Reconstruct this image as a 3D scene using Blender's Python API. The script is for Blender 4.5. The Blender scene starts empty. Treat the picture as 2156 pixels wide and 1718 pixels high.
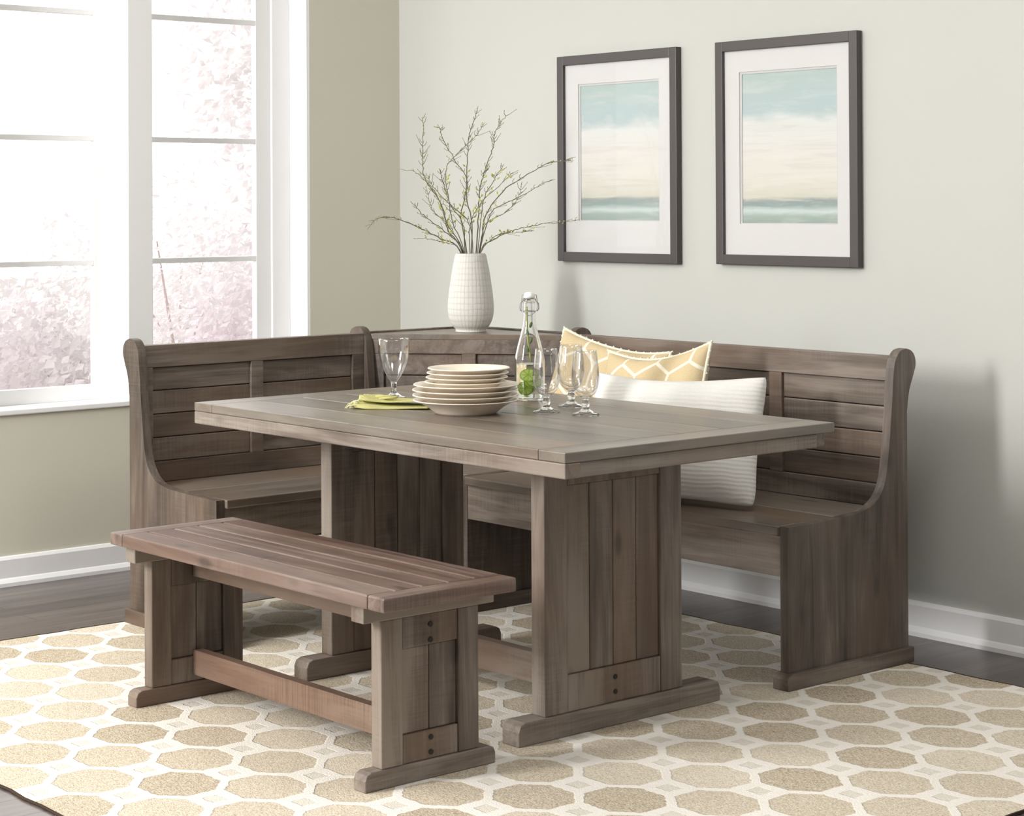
import bpy, bmesh, math, random
from mathutils import Vector, Matrix
from mathutils.geometry import tessellate_polygon
random.seed(7)
S = bpy.context.scene
COL = S.collection

# ------------------------------------------------------------------ camera
YAW, PITCH, ROLL = 0.8652, -0.0092, -0.0051
cam_d = bpy.data.cameras.new('camera')
cam_d.sensor_fit = 'HORIZONTAL'
cam_d.sensor_width = 36.0
cam_d.lens = 4214.3 * 36.0 / 2156.0
cam_d.shift_y = -470.5 / 2156.0
cam_d.clip_end = 200
cam = bpy.data.objects.new('camera', cam_d)
COL.objects.link(cam)
fw = Vector((-math.sin(YAW)*math.cos(PITCH), math.cos(YAW)*math.cos(PITCH), -math.sin(PITCH)))
rt = Vector((math.cos(YAW), math.sin(YAW), 0))
up = rt.cross(fw)
r2 = rt*math.cos(ROLL) + up*math.sin(ROLL)
u2 = -rt*math.sin(ROLL) + up*math.cos(ROLL)
cam.matrix_world = Matrix((
    (r2.x, u2.x, -fw.x, 6.5776),
    (r2.y, u2.y, -fw.y, -4.9967),
    (r2.z, u2.z, -fw.z, 1.3427),
    (0, 0, 0, 1)))
S.camera = cam

# ------------------------------------------------------------------ light
S.view_settings.view_transform = 'Standard'
S.view_settings.look = 'None'
S.view_settings.gamma = 1.0
S.view_settings.use_curve_mapping = False
S.view_settings.exposure = 0.0

WORLD_DIM, WORLD_BRIGHT = 0.28, 3.1
KEY_W, TOP_W = 315.0, 58.0

w = bpy.data.worlds.new('daylight')
S.world = w
w.use_nodes = True
nt = w.node_tree
nt.nodes.clear()
wo = nt.nodes.new('ShaderNodeOutputWorld')
wb = nt.nodes.new('ShaderNodeBackground')
tc = nt.nodes.new('ShaderNodeTexCoord')
sx = nt.nodes.new('ShaderNodeSeparateXYZ')
mr = nt.nodes.new('ShaderNodeMapRange')
mr.interpolation_type = 'SMOOTHSTEP'
mr.inputs['From Min'].default_value = 0.05
mr.inputs['From Max'].default_value = -0.55
mr.inputs['To Min'].default_value = WORLD_DIM
mr.inputs['To Max'].default_value = WORLD_BRIGHT
nt.links.new(tc.outputs['Generated'], sx.inputs[0])
nt.links.new(sx.outputs['X'], mr.inputs['Value'])
nt.links.new(mr.outputs[0], wb.inputs['Strength'])
wb.inputs['Color'].default_value = (1.0, 0.985, 0.97, 1)
nt.links.new(wb.outputs[0], wo.inputs[0])


def area(name, loc, target, sx_, sy_, power, color=(1, 0.988, 0.975)):
    d = bpy.data.lights.new(name, 'AREA')
    d.shape = 'RECTANGLE'
    d.size, d.size_y = sx_, sy_
    d.energy = power
    d.color = color
    o = bpy.data.objects.new(name, d)
    COL.objects.link(o)
    o.location = loc
    o.rotation_euler = (Vector(target) - Vector(loc)).to_track_quat('-Z', 'Y').to_euler()
    return o


area('front_softbox', (1.5, -6.6, 2.5), (1.9, -0.8, 0.6), 0.7, 2.0, KEY_W)  # tall unseen softbox in front, inferred from the cast shadows
area('overhead_light', (0.7, -3.4, 2.9), (1.9, -1.4, 0.3), 1.2, 1.2, TOP_W)

area('right_fill_light', (3.9, -2.0, 2.9), (3.4, -1.4, 0.2), 0.9, 0.9, 25.0)  # unseen fill, added to lift the right wall and rug

# ------------------------------------------------------------------ helpers


def lin(r, g, b, a=1.0):
    def f(c):
        c /= 255.0
        return c/12.92 if c <= 0.04045 else ((c+0.055)/1.055)**2.4
    return (f(r), f(g), f(b), a)


def root_loc(o):
    while o.parent:
        o = o.parent
    return o.location


def tag(o, label=None, cat=None, group=None, kind=None):
    if label:
        o['label'] = label
    if cat:
        o['category'] = cat
    if group:
        o['group'] = group
    if kind:
        o['kind'] = kind
    return o


def thing(name, label, cat, loc=(0, 0, 0), group=None):
    o = bpy.data.objects.new(name, None)
    o.empty_display_size = 0.05
    COL.objects.link(o)
    o.location = loc
    return tag(o, label, cat, group)


def obj(name, bm, mat, parent=None, bevel=0.0, smooth=False, origin=None, seg=2):
    """bm holds world coordinates; the mesh is stored relative to its thing."""
    off = Vector(origin) if origin is not None else (Vector(root_loc(parent)) if parent else Vector((0, 0, 0)))
    if off.length > 0:
        bmesh.ops.translate(bm, verts=bm.verts, vec=-off)
    bmesh.ops.recalc_face_normals(bm, faces=bm.faces)
    me = bpy.data.meshes.new(name)
    bm.to_mesh(me)
    bm.free()
    if smooth:
        for p in me.polygons:
            p.use_smooth = True
    me.materials.append(mat)
    o = bpy.data.objects.new(name, me)
    COL.objects.link(o)
    if parent:
        o.parent = parent
    else:
        o.location = off
    if bevel > 0:
        m = o.modifiers.new('bevel', 'BEVEL')
        m.width = bevel
        m.segments = seg
        m.limit_method = 'ANGLE'
        m.angle_limit = math.radians(40)
    return o


def box(bm, x0, x1, y0, y1, z0, z1):
    vs = [bm.verts.new((x, y, z)) for z in (z0, z1) for y in (y0, y1) for x in (x0, x1)]
    for f in ((0, 2, 3, 1), (4, 5, 7, 6), (0, 1, 5, 4), (2, 6, 7, 3), (0, 4, 6, 2), (1, 3, 7, 5)):
        bm.faces.new([vs[i] for i in f])
    return bm


def B(*boxes):
    bm = bmesh.new()
    for b in boxes:
        box(bm, *b)
    return bm


def prism(bm, pts, a0, a1, axis, tri=True):
    """pts: list of (p, z); extruded along axis ('x' or 'y') from a0 to a1."""
    def v(p, z, a):
        return bm.verts.new((a, p, z) if axis == 'x' else (p, a, z))
    lo = [v(p, z, a0) for p, z in pts]
    hi = [v(p, z, a1) for p, z in pts]
    n = len(pts)
    for a, b, c in tessellate_polygon([[Vector((p, z, 0)) for p, z in pts]]):
        bm.faces.new((lo[a], lo[b], lo[c]))
        bm.faces.new((hi[c], hi[b], hi[a]))
    for i in range(n):
        bm.faces.new((lo[i], hi[i], hi[(i+1) % n], lo[(i+1) % n]))
    return bm


def poly_prism(bm, pts, z0, z1):
    lo = [bm.verts.new((x, y, z0)) for x, y in pts]
    hi = [bm.verts.new((x, y, z1)) for x, y in pts]
    bm.faces.new(lo)
    bm.faces.new(hi[::-1])
    n = len(pts)
    for i in range(n):
        bm.faces.new((lo[i], hi[i], hi[(i+1) % n], lo[(i+1) % n]))
    return bm


def lathe(bm, prof, c, seg=48, closed=False):
    """prof: list of (r, z) ; c: centre (x, y, z0)."""
    rings = []
    for r, z in prof:
        if r < 1e-6:
            rings.append([bm.verts.new((c[0], c[1], c[2]+z))])
        else:
            rings.append([bm.verts.new((c[0]+r*math.cos(2*math.pi*k/seg), c[1]+r*math.sin(2*math.pi*k/seg), c[2]+z)) for k in range(seg)])
    pairs = list(zip(rings[:-1], rings[1:]))
    if closed:
        pairs.append((rings[-1], rings[0]))
    for a, b in pairs:
        for k in range(seg):
            k2 = (k+1) % seg
            if len(a) == 1 and len(b) == 1:
                continue
            if len(a) == 1:
                bm.faces.new((a[0], b[k], b[k2]))
            elif len(b) == 1:
                bm.faces.new((a[k], b[0], a[k2]))
            else:
                bm.faces.new((a[k], b[k], b[k2], a[k2]))
    return bm


def smooth_pts(pts, n=6):
    """Catmull-Rom resample of a list of tuples."""
    P = [Vector(p) for p in pts]
    out = []
    for i in range(len(P)-1):
        p0 = P[max(i-1, 0)]; p1 = P[i]; p2 = P[i+1]; p3 = P[min(i+2, len(P)-1)]
        for k in range(n):
            t = k/n
            out.append(0.5*((2*p1)+(-p0+p2)*t+(2*p0-5*p1+4*p2-p3)*t*t+(-p0+3*p1-3*p2+p3)*t**3))
    out.append(P[-1])
    return out


def tube(bm, pts, radii, seg=6, cap=True):
    n = len(pts)
    prev = None
    first = None
    nrm = None
    for i, p in enumerate(pts):
        d = (pts[min(i+1, n-1)]-pts[max(i-1, 0)]).normalized()
        if nrm is None:
            nrm = d.orthogonal().normalized()
        else:
            nrm = (nrm-d*nrm.dot(d)).normalized()
        bi = d.cross(nrm)
        r = radii[i] if isinstance(radii, (list, tuple)) else radii
        ring = [bm.verts.new(p+(nrm*math.cos(2*math.pi*k/seg)+bi*math.sin(2*math.pi*k/seg))*r) for k in range(seg)]
        if prev:
            for k in range(seg):
                bm.faces.new((prev[k], prev[(k+1) % seg], ring[(k+1) % seg], ring[k]))
        else:
            first = ring
        prev = ring
    if cap:
        bm.faces.new(first[::-1])
        bm.faces.new(prev)
    return bm


def blob(bm, c, r, d=None, stretch=1.0, seg=6):
    m = Matrix.Translation(c)
    if d is not None:
        m = m @ d.to_track_quat('Z', 'Y').to_matrix().to_4x4()
    m = m @ Matrix.Diagonal((r, r, r*stretch, 1))
    bmesh.ops.create_uvsphere(bm, u_segments=seg, v_segments=4, radius=1.0, matrix=m)


def smoothstep(a, b, x):
    t = max(0.0, min(1.0, (x-a)/(b-a)))
    return t*t*(3-2*t)

# ------------------------------------------------------------------ materials


class NT:
    """small helper around a material node tree"""
    def __init__(self, name):
        self.m = bpy.data.materials.new(name)
        self.m.use_nodes = True
        self.t = self.m.node_tree
        self.b = self.t.nodes['Principled BSDF']
        self.out = self.t.nodes['Material Output']

    def n(self, kind, **kw):
        nd = self.t.nodes.new(kind)
        for k, v in kw.items():
            setattr(nd, k, v)
        return nd

    def set(self, sock, v):
        if hasattr(v, 'is_output') or isinstance(v, bpy.types.NodeSocket):
            self.t.links.new(v, sock)
        else:
            sock.default_value = v

    def math(self, op, a, b=None, c=None, clamp=False):
        nd = self.n('ShaderNodeMath', operation=op)
        nd.use_clamp = clamp
        self.set(nd.inputs[0], a)
        if b is not None:
            self.set(nd.inputs[1], b)
        if c is not None:
            self.set(nd.inputs[2], c)
        return nd.outputs[0]

    def mix(self, fac, a, b, blend='MIX'):
        nd = self.n('ShaderNodeMix', data_type='RGBA', blend_type=blend)
        self.set(nd.inputs[0], fac)
        self.set(nd.inputs[6], a)
        self.set(nd.inputs[7], b)
        return nd.outputs[2]

    def ramp(self, fac, stops, interp='LINEAR'):
        nd = self.n('ShaderNodeValToRGB')
        cr = nd.color_ramp
        cr.interpolation = interp
        while len(cr.elements) < len(stops):
            cr.elements.new(0.5)
        for e, (p, c) in zip(cr.elements, stops):
            e.position = p
            e.color = c
        self.set(nd.inputs[0], fac)
        return nd.outputs[0]

    def mapping(self, vec, scale=(1, 1, 1), loc=(0, 0, 0), rot=(0, 0, 0)):
        nd = self.n('ShaderNodeMapping')
        self.set(nd.inputs['Vector'], vec)
        self.set(nd.inputs['Scale'], scale)
        self.set(nd.inputs['Location'], loc)
        self.set(nd.inputs['Rotation'], rot)
        return nd.outputs[0]

    def coord(self, which='Object'):
        return self.n('ShaderNodeTexCoord').outputs[which]

    def noise(self, vec, scale=5, detail=3, rough=0.5, dist=0.0):
        nd = self.n('ShaderNodeTexNoise')
        self.set(nd.inputs['Vector'], vec)
        nd.inputs['Scale'].default_value = scale
        nd.inputs['Detail'].default_value = detail
        nd.inputs['Roughness'].default_value = rough
        nd.inputs['Distortion'].default_value = dist
        return nd.outputs['Fac']

    def maprange(self, v, a, b, c, d, smooth=False):
        nd = self.n('ShaderNodeMapRange')
        if smooth:
            nd.interpolation_type = 'SMOOTHSTEP'
        self.set(nd.inputs[0], v)
        for i, x in enumerate((a, b, c, d)):
            nd.inputs[i+1].default_value = x
        return nd.outputs[0]

    def bump(self, h, strength=0.3, dist=0.01):
        nd = self.n('ShaderNodeBump')
        nd.inputs['Strength'].default_value = strength
        nd.inputs['Distance'].default_value = dist
        self.set(nd.inputs['Height'], h)
        self.t.links.new(nd.outputs[0], self.b.inputs['Normal'])

    def sep(self, vec):
        nd = self.n('ShaderNodeSeparateXYZ')
        self.set(nd.inputs[0], vec)
        return nd.outputs

    def comb(self, x, y, z):
        nd = self.n('ShaderNodeCombineXYZ')
        self.set(nd.inputs[0], x)
        self.set(nd.inputs[1], y)
        self.set(nd.inputs[2], z)
        return nd.outputs[0]

    def base(self, c, rough=0.5, spec=0.5):
        self.set(self.b.inputs['Base Color'], c)
        self.set(self.b.inputs['Roughness'], rough)
        self.b.inputs['Specular IOR Level'].default_value = spec
        return self


def plain(name, c, rough=0.5, spec=0.5, bumps=None):
    k = NT(name)
    k.base(c, rough, spec)
    if bumps:
        k.bump(k.noise(k.coord(), bumps[0], 4), bumps[1], 0.003)
    return k.m


def paint(name, c, rough=0.75, var=0.03):
    k = NT(name)
    n = k.noise(k.coord(), 2.5, 3)
    d = tuple(x*(1-var) for x in c[:3])+(1,)
    k.base(k.mix(n, c, d), rough, 0.25)
    k.bump(k.noise(k.coord(), 180, 2), 0.04, 0.002)
    return k.m


def wood(name, axis, dark, mid, light, rough=0.5, spec=0.6, saw=0.16, bump=0.35):
    """weathered rough-sawn pine; grain along axis 0/1/2 of the object."""
    k = NT(name)
    geo = k.n('ShaderNodeNewGeometry')
    rnd = geo.outputs['Random Per Island']
    co = k.coord()
    shift = k.n('ShaderNodeVectorMath', operation='ADD')
    k.set(shift.inputs[0], co)
    k.set(shift.inputs[1], k.comb(k.math('MULTIPLY', rnd, 7.3), k.math('MULTIPLY', rnd, 13.1), k.math('MULTIPLY', rnd, 5.7)))
    v = shift.outputs[0]

    def sc(along, across):
        s = [across]*3
        s[axis] = along
        return tuple(s)
    grain = k.noise(k.mapping(v, sc(1.3, 17)), 1.0, 5, 0.62, 1.1)
    fine = k.noise(k.mapping(v, sc(5, 160)), 1.0, 3, 0.6)
    patch = k.noise(k.mapping(v, sc(2.0, 6.0)), 1.0, 3, 0.6)
    sawn = k.noise(k.mapping(v, sc(190, 7)), 1.0, 2, 0.5)
    sawmask = k.maprange(k.noise(k.mapping(v, sc(2.2, 5)), 1.0, 2), 0.45, 0.62, 0, 1)
    f = k.math('ADD', k.math('MULTIPLY', grain, 0.55), k.math('MULTIPLY', patch, 0.45))
    f = k.math('ADD', f, k.math('MULTIPLY', k.math('SUBTRACT', fine, 0.5), 0.16))
    f = k.math('ADD', f, k.math('MULTIPLY', k.math('SUBTRACT', rnd, 0.5), 0.15))
    sm = k.math('MULTIPLY', k.math('SUBTRACT', sawn, 0.5), k.math('MULTIPLY', sawmask, saw))
    f = k.math('ADD', f, sm)
    c = k.ramp(f, [(0.35, dark), (0.50, mid), (0.64, light)])
    # warm and grey drifts of the stain
    tint = k.noise(k.mapping(v, sc(1.1, 3.0), (3, 1, 2)), 1.0, 2)
    c = k.mix(k.maprange(tint, 0.46, 0.66, 0, 0.6), c, tuple(a*b for a, b in zip(mid[:3], (1.22, 0.95, 0.74)))+(1,))
    # knots
    vo = k.n('ShaderNodeTexVoronoi')
    k.set(vo.inputs['Vector'], k.mapping(v, sc(2.6, 7.0)))
    vo.inputs['Scale'].default_value = 1.0
    knot = k.maprange(vo.outputs['Distance'], 0.05, 0.12, 1, 0)
    c = k.mix(k.math('MULTIPLY', knot, 0.6), c, tuple(x*0.5 for x in dark[:3])+(1,))
    k.base(c, k.math('ADD', rough-0.06, k.math('MULTIPLY', fine, 0.14)), spec)
    h = k.math('ADD', k.math('MULTIPLY', fine, 0.5), k.math('ADD', k.math('MULTIPLY', grain, 0.5), k.math('MULTIPLY', sm, 1.6)))
    k.bump(h, bump, 0.002)
    return k.m


WD, WM, WL = lin(70, 59, 51), lin(110, 98, 89), lin(146, 136, 126)
WOOD = [wood('weathered_wood_%s' % a, i, WD, WM, WL) for i, a in enumerate('xyz')]
TOPW = [wood('tabletop_wood_%s' % a, i, lin(88, 79, 71), lin(113, 104, 95), lin(134, 126, 116), rough=0.30, spec=0.7, saw=0.08, bump=0.08) for i, a in enumerate('xyz')]
SEATW = [wood('reddish_wood_%s' % a, i, lin(60, 44, 38), lin(97, 78, 69), lin(128, 110, 100), rough=0.45, saw=0.2) for i, a in enumerate('xyz')]
WX, WY, WZ = WOOD
NOOKW = [wood('nook_wood_%s' % a, i, lin(62, 52, 45), lin(98, 87, 78), lin(134, 123, 113)) for i, a in enumerate('xyz')]
NX_, NY_, NZ_ = NOOKW
M_BOLT = plain('dark_bolt', lin(38, 32, 30), 0.5, 0.4)

M_WALL_L = paint('sage_paint_lightened_window_wall', lin(216, 213, 197))  # same paint as the picture wall, lightened to make up for weaker light
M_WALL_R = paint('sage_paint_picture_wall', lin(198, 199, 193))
M_WHITE = plain('white_trim_paint', lin(246, 246, 246), 0.45, 0.4)
M_PLATE = plain('cream_stoneware', lin(238, 226, 208), 0.25, 0.5)
M_FRAME = plain('charcoal_frame', lin(72, 67, 66), 0.42, 0.5, (60, 0.05))
M_MAT = plain('white_mat_board', lin(209, 208, 207), 0.8, 0.2)
M_BEVEL = plain('grey_mat_bevel', lin(196, 196, 194), 0.8, 0.2)
M_CERAMIC = plain('white_stopper_ceramic', lin(240, 240, 236), 0.2, 0.5)
M_WIRE = plain('steel_wire', lin(150, 150, 150), 0.3, 0.6)


def glass(name, c=(1, 1, 1, 1), ior=1.48, rough=0.0):
    k = NT(name)
    k.base(c, rough, 0.5)
    k.b.inputs['Transmission Weight'].default_value = 1.0
    k.b.inputs['IOR'].default_value = ior
    return k.m


M_GLASS = glass('clear_glass')
M_WATER = glass('water', (0.97, 1, 0.95, 1), 1.33)


def thin_glass(name, refl=0.5, ior=1.3, edge=1.0):
    k = NT(name)
    tr = k.n('ShaderNodeBsdfTransparent')
    gl = k.n('ShaderNodeBsdfGlossy')
    gl.inputs['Roughness'].default_value = 0.02
    mx = k.n('ShaderNodeMixShader')
    lw = k.n('ShaderNodeLayerWeight')
    lw.inputs['Blend'].default_value = 0.5
    f0 = ((ior-1)/(ior+1))**2
    fac = k.math('ADD', f0*edge, k.math('MULTIPLY', k.math('POWER', lw.outputs['Facing'], 4.0/edge**0.5), 0.85))
    k.t.links.new(k.math('MULTIPLY', fac, refl), mx.inputs[0])
    k.t.links.new(tr.outputs[0], mx.inputs[1])
    k.t.links.new(gl.outputs[0], mx.inputs[2])
    k.t.links.new(mx.outputs[0], k.out.inputs['Surface'])
    return k.m


M_PANE = thin_glass('window_glass')
M_BOWL = thin_glass('thin_goblet_glass', 1.0, 1.52, 2.6)
M_PICGLASS = thin_glass('picture_glass', 0.3)


def floor_mat():
    k = NT('dark_plank_floor')
    co = k.coord()
    s = k.sep(co)
    br = k.n('ShaderNodeTexBrick')
    k.set(br.inputs['Vector'], k.comb(s[1], s[0], 0.0))
    br.inputs['Scale'].default_value = 1.0
    br.inputs['Brick Width'].default_value = 1.3
    br.inputs['Row Height'].default_value = 0.125
    br.inputs['Mortar Size'].default_value = 0.0015
    br.inputs['Color1'].default_value = (0.1, 0.1, 0.1, 1)
    br.inputs['Color2'].default_value = (0.9, 0.9, 0.9, 1)
    br.inputs['Mortar'].default_value = (0, 0, 0, 1)
    g = k.noise(k.mapping(co, (26, 2.0, 1)), 1.0, 5, 0.6, 0.5)
    f = k.math('ADD', k.math('MULTIPLY', g, 0.75), k.math('MULTIPLY', k.sep(br.outputs['Color'])[0], 0.25))
    c = k.ramp(f, [(0.25, lin(62, 54, 52)), (0.5, lin(92, 82, 78)), (0.75, lin(120, 108, 102))])
    c = k.mix(br.outputs['Fac'], c, lin(24, 20, 20))
    k.base(c, 0.30, 0.6)
    k.bump(k.math('SUBTRACT', g, br.outputs['Fac']), 0.25, 0.002)
    return k.m


def rug_mat():
    """octagon-and-square trellis woven into jute"""
    k = NT('octagon_trellis_rug')
    co = k.coord()
    wob = k.n('ShaderNodeTexNoise')
    k.set(wob.inputs['Vector'], co)
    wob.inputs['Scale'].default_value = 60
    ws = k.n('ShaderNodeVectorMath', operation='MULTIPLY_ADD')
    k.set(ws.inputs[0], wob.outputs['Color'])
    ws.inputs[1].default_value = (0.012, 0.012, 0)
    ws.inputs[2].default_value = (-0.006, -0.006, 0)
    ad = k.n('ShaderNodeVectorMath', operation='ADD')
    k.set(ad.inputs[0], co)
    k.set(ad.inputs[1], ws.outputs[0])
    s = k.sep(ad.outputs[0])
    u = k.math('DIVIDE', k.math('SUBTRACT', s[0], 3.148-RUG0[0]), 0.1545)
    v = k.math('DIVIDE', k.math('SUBTRACT', s[1], -1.743-RUG0[1]), 0.1380)
    p = k.math('MULTIPLY', k.math('ADD', u, v), 0.5)
    q = k.math('MULTIPLY', k.math('SUBTRACT', u, v), 0.5)
    a = k.math('ABSOLUTE', k.math('SUBTRACT', p, k.math('ROUND', p)))
    b = k.math('ABSOLUTE', k.math('SUBTRACT', q, k.math('ROUND', q)))
    od = k.math('MAXIMUM', k.math('MAXIMUM', a, b), k.math('MULTIPLY', k.math('ADD', a, b), 0.715))
    octo = k.maprange(od, 0.438, 0.454, 1, 0)
    sd = k.math('ADD', k.math('SUBTRACT', 0.5, a), k.math('SUBTRACT', 0.5, b))
    sq = k.maprange(sd, 0.142, 0.160, 1, 0)
    speck = k.math('ADD', k.math('MULTIPLY', k.noise(co, 240, 2, 0.7), 0.5), k.math('MULTIPLY', k.noise(k.mapping(co, (1, 2.2, 1), (0, 0, 0), (0, 0, math.radians(42))), 95, 3, 0.75), 0.5))
    weave = k.noise(k.mapping(co, (160, 420, 1), (0, 0, 0), (0, 0, math.radians(42))), 1.0, 2)
    cell = k.n('ShaderNodeTexWhiteNoise', noise_dimensions='2D')
    k.set(cell.inputs['Vector'], k.comb(k.math('ROUND', p), k.math('ROUND', q), 0.0))
    tone = k.math('ADD', k.math('ADD', 0.03, k.math('MULTIPLY', cell.outputs['Value'], 0.08)), k.math('ADD', k.math('MULTIPLY', speck, 0.62), k.math('MULTIPLY', weave, 0.25)))
    jute = k.ramp(tone, [(0.36, lin(128, 108, 82)), (0.49, lin(205, 192, 170)), (0.62, lin(240, 231, 216))])
    grey = k.ramp(k.math('ADD', k.math('MULTIPLY', speck, 0.6), k.math('MULTIPLY', weave, 0.4)), [(0.3, lin(206, 198, 184)), (0.7, lin(244, 238, 227))])
    cream = k.ramp(speck, [(0.3, lin(236, 229, 217)), (0.7, lin(250, 246, 239))])
    c = k.mix(octo, cream, jute)
    c = k.mix(sq, c, grey)
    k.base(c, 0.95, 0.1)
    pile = k.math('SUBTRACT', k.math('MULTIPLY', k.math('ADD', weave, speck), 0.5), k.math('MULTIPLY', k.math('MAXIMUM', octo, sq), 0.6))
    k.bump(pile, 0.6, 0.006)
    return k.m


def hex_fabric():
    k = NT('beige_trellis_fabric')
    co = k.coord()
    s = k.sep(k.mapping(co, (7.2, 7.2, 7.2), (0.2, 0.1, 0.31)))
    X, Z = s[0], s[2]
    r3 = math.sqrt(3)

    def cell(ox, oz):
        x = k.math('SUBTRACT', k.math('FLOORED_MODULO', k.math('SUBTRACT', X, ox), 1.0), 0.5)
        z = k.math('SUBTRACT', k.math('FLOORED_MODULO', k.math('SUBTRACT', Z, oz), r3), r3/2)
        return k.math('ABSOLUTE', x), k.math('ABSOLUTE', z)
    hs = []
    for ox, oz in ((0, 0), (0.5, r3/2)):
        x, z = cell(ox, oz)
        hs.append(k.math('MAXIMUM', x, k.math('ADD', k.math('MULTIPLY', x, 0.5), k.math('MULTIPLY', z, r3/2))))
    h = k.math('MINIMUM', hs[0], hs[1])
    line = k.maprange(h, 0.452, 0.475, 0, 1)
    n = k.noise(co, 220, 2)
    c = k.mix(n, lin(192, 172, 134), lin(212, 194, 158))
    c = k.mix(line, c, lin(232, 224, 206))
    k.base(c, 0.9, 0.15)
    k.bump(k.math('ADD', k.math('MULTIPLY', n, 0.4), line), 0.35, 0.004)
    return k.m


def knit_fabric():
    k = NT('white_ribbed_knit')
    co = k.coord()
    s = k.sep(co)
    wv = k.noise(co, 9, 2)
    ph = k.math('ADD', k.math('MULTIPLY', s[2], 520), k.math('MULTIPLY', wv, 9))
    rib = k.math('SINE', ph)
    rr = k.math('ADD', k.math('MULTIPLY', rib, 0.5), 0.5)
    n = k.noise(co, 260, 2)
    k.base(k.mix(n, lin(218, 216, 210), lin(234, 232, 227)), 0.95, 0.1)
    k.bump(k.math('ADD', rr, k.math('MULTIPLY', n, 0.5)), 0.28, 0.003)
    return k.m


def vase_mat():
    k = NT('white_incised_ceramic')
    co = k.coord()
    s = k.sep(co)
    ang = k.math('ARCTAN2', s[1], s[0])
    n = k.noise(co, 30, 2)
    vl = k.math('POWER', k.math('ABSOLUTE', k.math('SINE', k.math('ADD', k.math('MULTIPLY', ang, 17), k.math('MULTIPLY', n, 0.8)))), 0.18)
    hl = k.math('POWER', k.math('ABSOLUTE', k.math('SINE', k.math('ADD', k.math('MULTIPLY', s[2], 150), k.math('MULTIPLY', n, 1.0)))), 0.18)
    m = k.math('MULTIPLY', vl, hl)
    c = k.mix(m, lin(196, 192, 183), lin(215, 213, 207))
    k.base(c, 0.55, 0.35)
    k.bump(m, 0.5, 0.003)
    return k.m


def seascape(name, x0, z0, wd, ht, seed):
    """hazy painted sea and sky in bands, object coords relative to frame"""
    k = NT(name)
    co = k.coord()
    s = k.sep(co)
    u = k.math('DIVIDE', k.math('SUBTRACT', s[0], x0), wd)
    v = k.math('DIVIDE', k.math('SUBTRACT', s[2], z0), ht)
    br = k.noise(k.mapping(co, (5, 1, 34), (seed, 0, seed)), 1.0, 5, 0.6, 0.6)
    cl = k.noise(k.mapping(co, (6, 1, 11), (seed*2.1, 0, seed)), 1.0, 4, 0.55)
    vv = k.math('ADD', v, k.math('ADD', k.math('MULTIPLY', k.math('SUBTRACT', br, 0.5), 0.07), k.math('MULTIPLY', k.math('SUBTRACT', cl, 0.5), k.maprange(v, 0.3, 0.75, 0.02, 0.30))))
    c = k.ramp(vv, [
        (0.00, lin(160, 176, 168)), (0.05, lin(176, 192, 184)), (0.085, lin(212, 226, 222)),
        (0.12, lin(158, 176, 174)), (0.150, lin(160, 172, 172)), (0.175, lin(222, 220, 206)),
        (0.30, lin(234, 232, 222)), (0.45, lin(236, 232, 226)), (0.66, lin(232, 235, 232)),
        (0.74, lin(192, 210, 212)), (0.86, lin(192, 210, 210)), (1.0, lin(188, 207, 203))])
    c = k.mix(k.math('MULTIPLY', k.maprange(br, 0.5, 0.75, 0, 1), 0.35), c, lin(240, 240, 236))
    c = k.mix(k.math('MULTIPLY', k.maprange(k.noise(k.mapping(co, (3.5, 1, 60), (seed*3, 0, 1)), 1.0, 4, 0.6, 0.8), 0.48, 0.66, 0, 1), 0.22), c, lin(196, 194, 184))
    c = k.mix(1.0, c, (0.80, 0.80, 0.80, 1), 'MULTIPLY')
    k.base(c, 0.6, 0.2)
    return k.m


def cloth_green():
    k = NT('yellow_green_linen')
    co = k.coord()
    n = k.noise(co, 400, 2)
    k.base(k.mix(n, lin(172, 168, 98), lin(208, 204, 148)), 0.9, 0.15)
    k.bump(n, 0.3, 0.001)
    return k.m


def petal(name, c, tr=0.5):
    k = NT(name)
    n = k.noise(k.coord(), 1.2, 3)
    cc = k.mix(n, c, tuple(min(1, x*1.25) for x in c[:3])+(1,))
    df = k.n('ShaderNodeBsdfDiffuse')
    tl = k.n('ShaderNodeBsdfTranslucent')
    k.set(df.inputs[0], cc)
    k.set(tl.inputs[0], cc)
    mx = k.n('ShaderNodeMixShader')
    mx.inputs[0].default_value = tr
    k.t.links.new(df.outputs[0], mx.inputs[1])
    k.t.links.new(tl.outputs[0], mx.inputs[2])
    k.t.links.new(mx.outputs[0], k.out.inputs['Surface'])
    return k.m


# ------------------------------------------------------------------ room shell
FZ = -0.005                      # bare floor; the rug's top is z = 0
OY0, OY1, OZ0, OZ1 = -1.98, -0.45, 0.598, 2.55      # window opening in the left wall
st = lambda o: tag(o, kind='structure')

st(obj('floor', B((-0.2, 7.6, -7.6, 0.15, FZ-0.1, FZ)), floor_mat()))
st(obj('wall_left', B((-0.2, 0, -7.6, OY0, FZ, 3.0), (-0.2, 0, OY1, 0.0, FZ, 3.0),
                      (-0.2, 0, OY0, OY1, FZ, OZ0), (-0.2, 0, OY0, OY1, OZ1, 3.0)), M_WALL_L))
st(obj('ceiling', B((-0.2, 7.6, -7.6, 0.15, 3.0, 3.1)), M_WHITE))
st(obj('wall_right', B((-0.2, 5.6, 0, 0.15, FZ, 3.0)), M_WALL_R))


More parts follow.
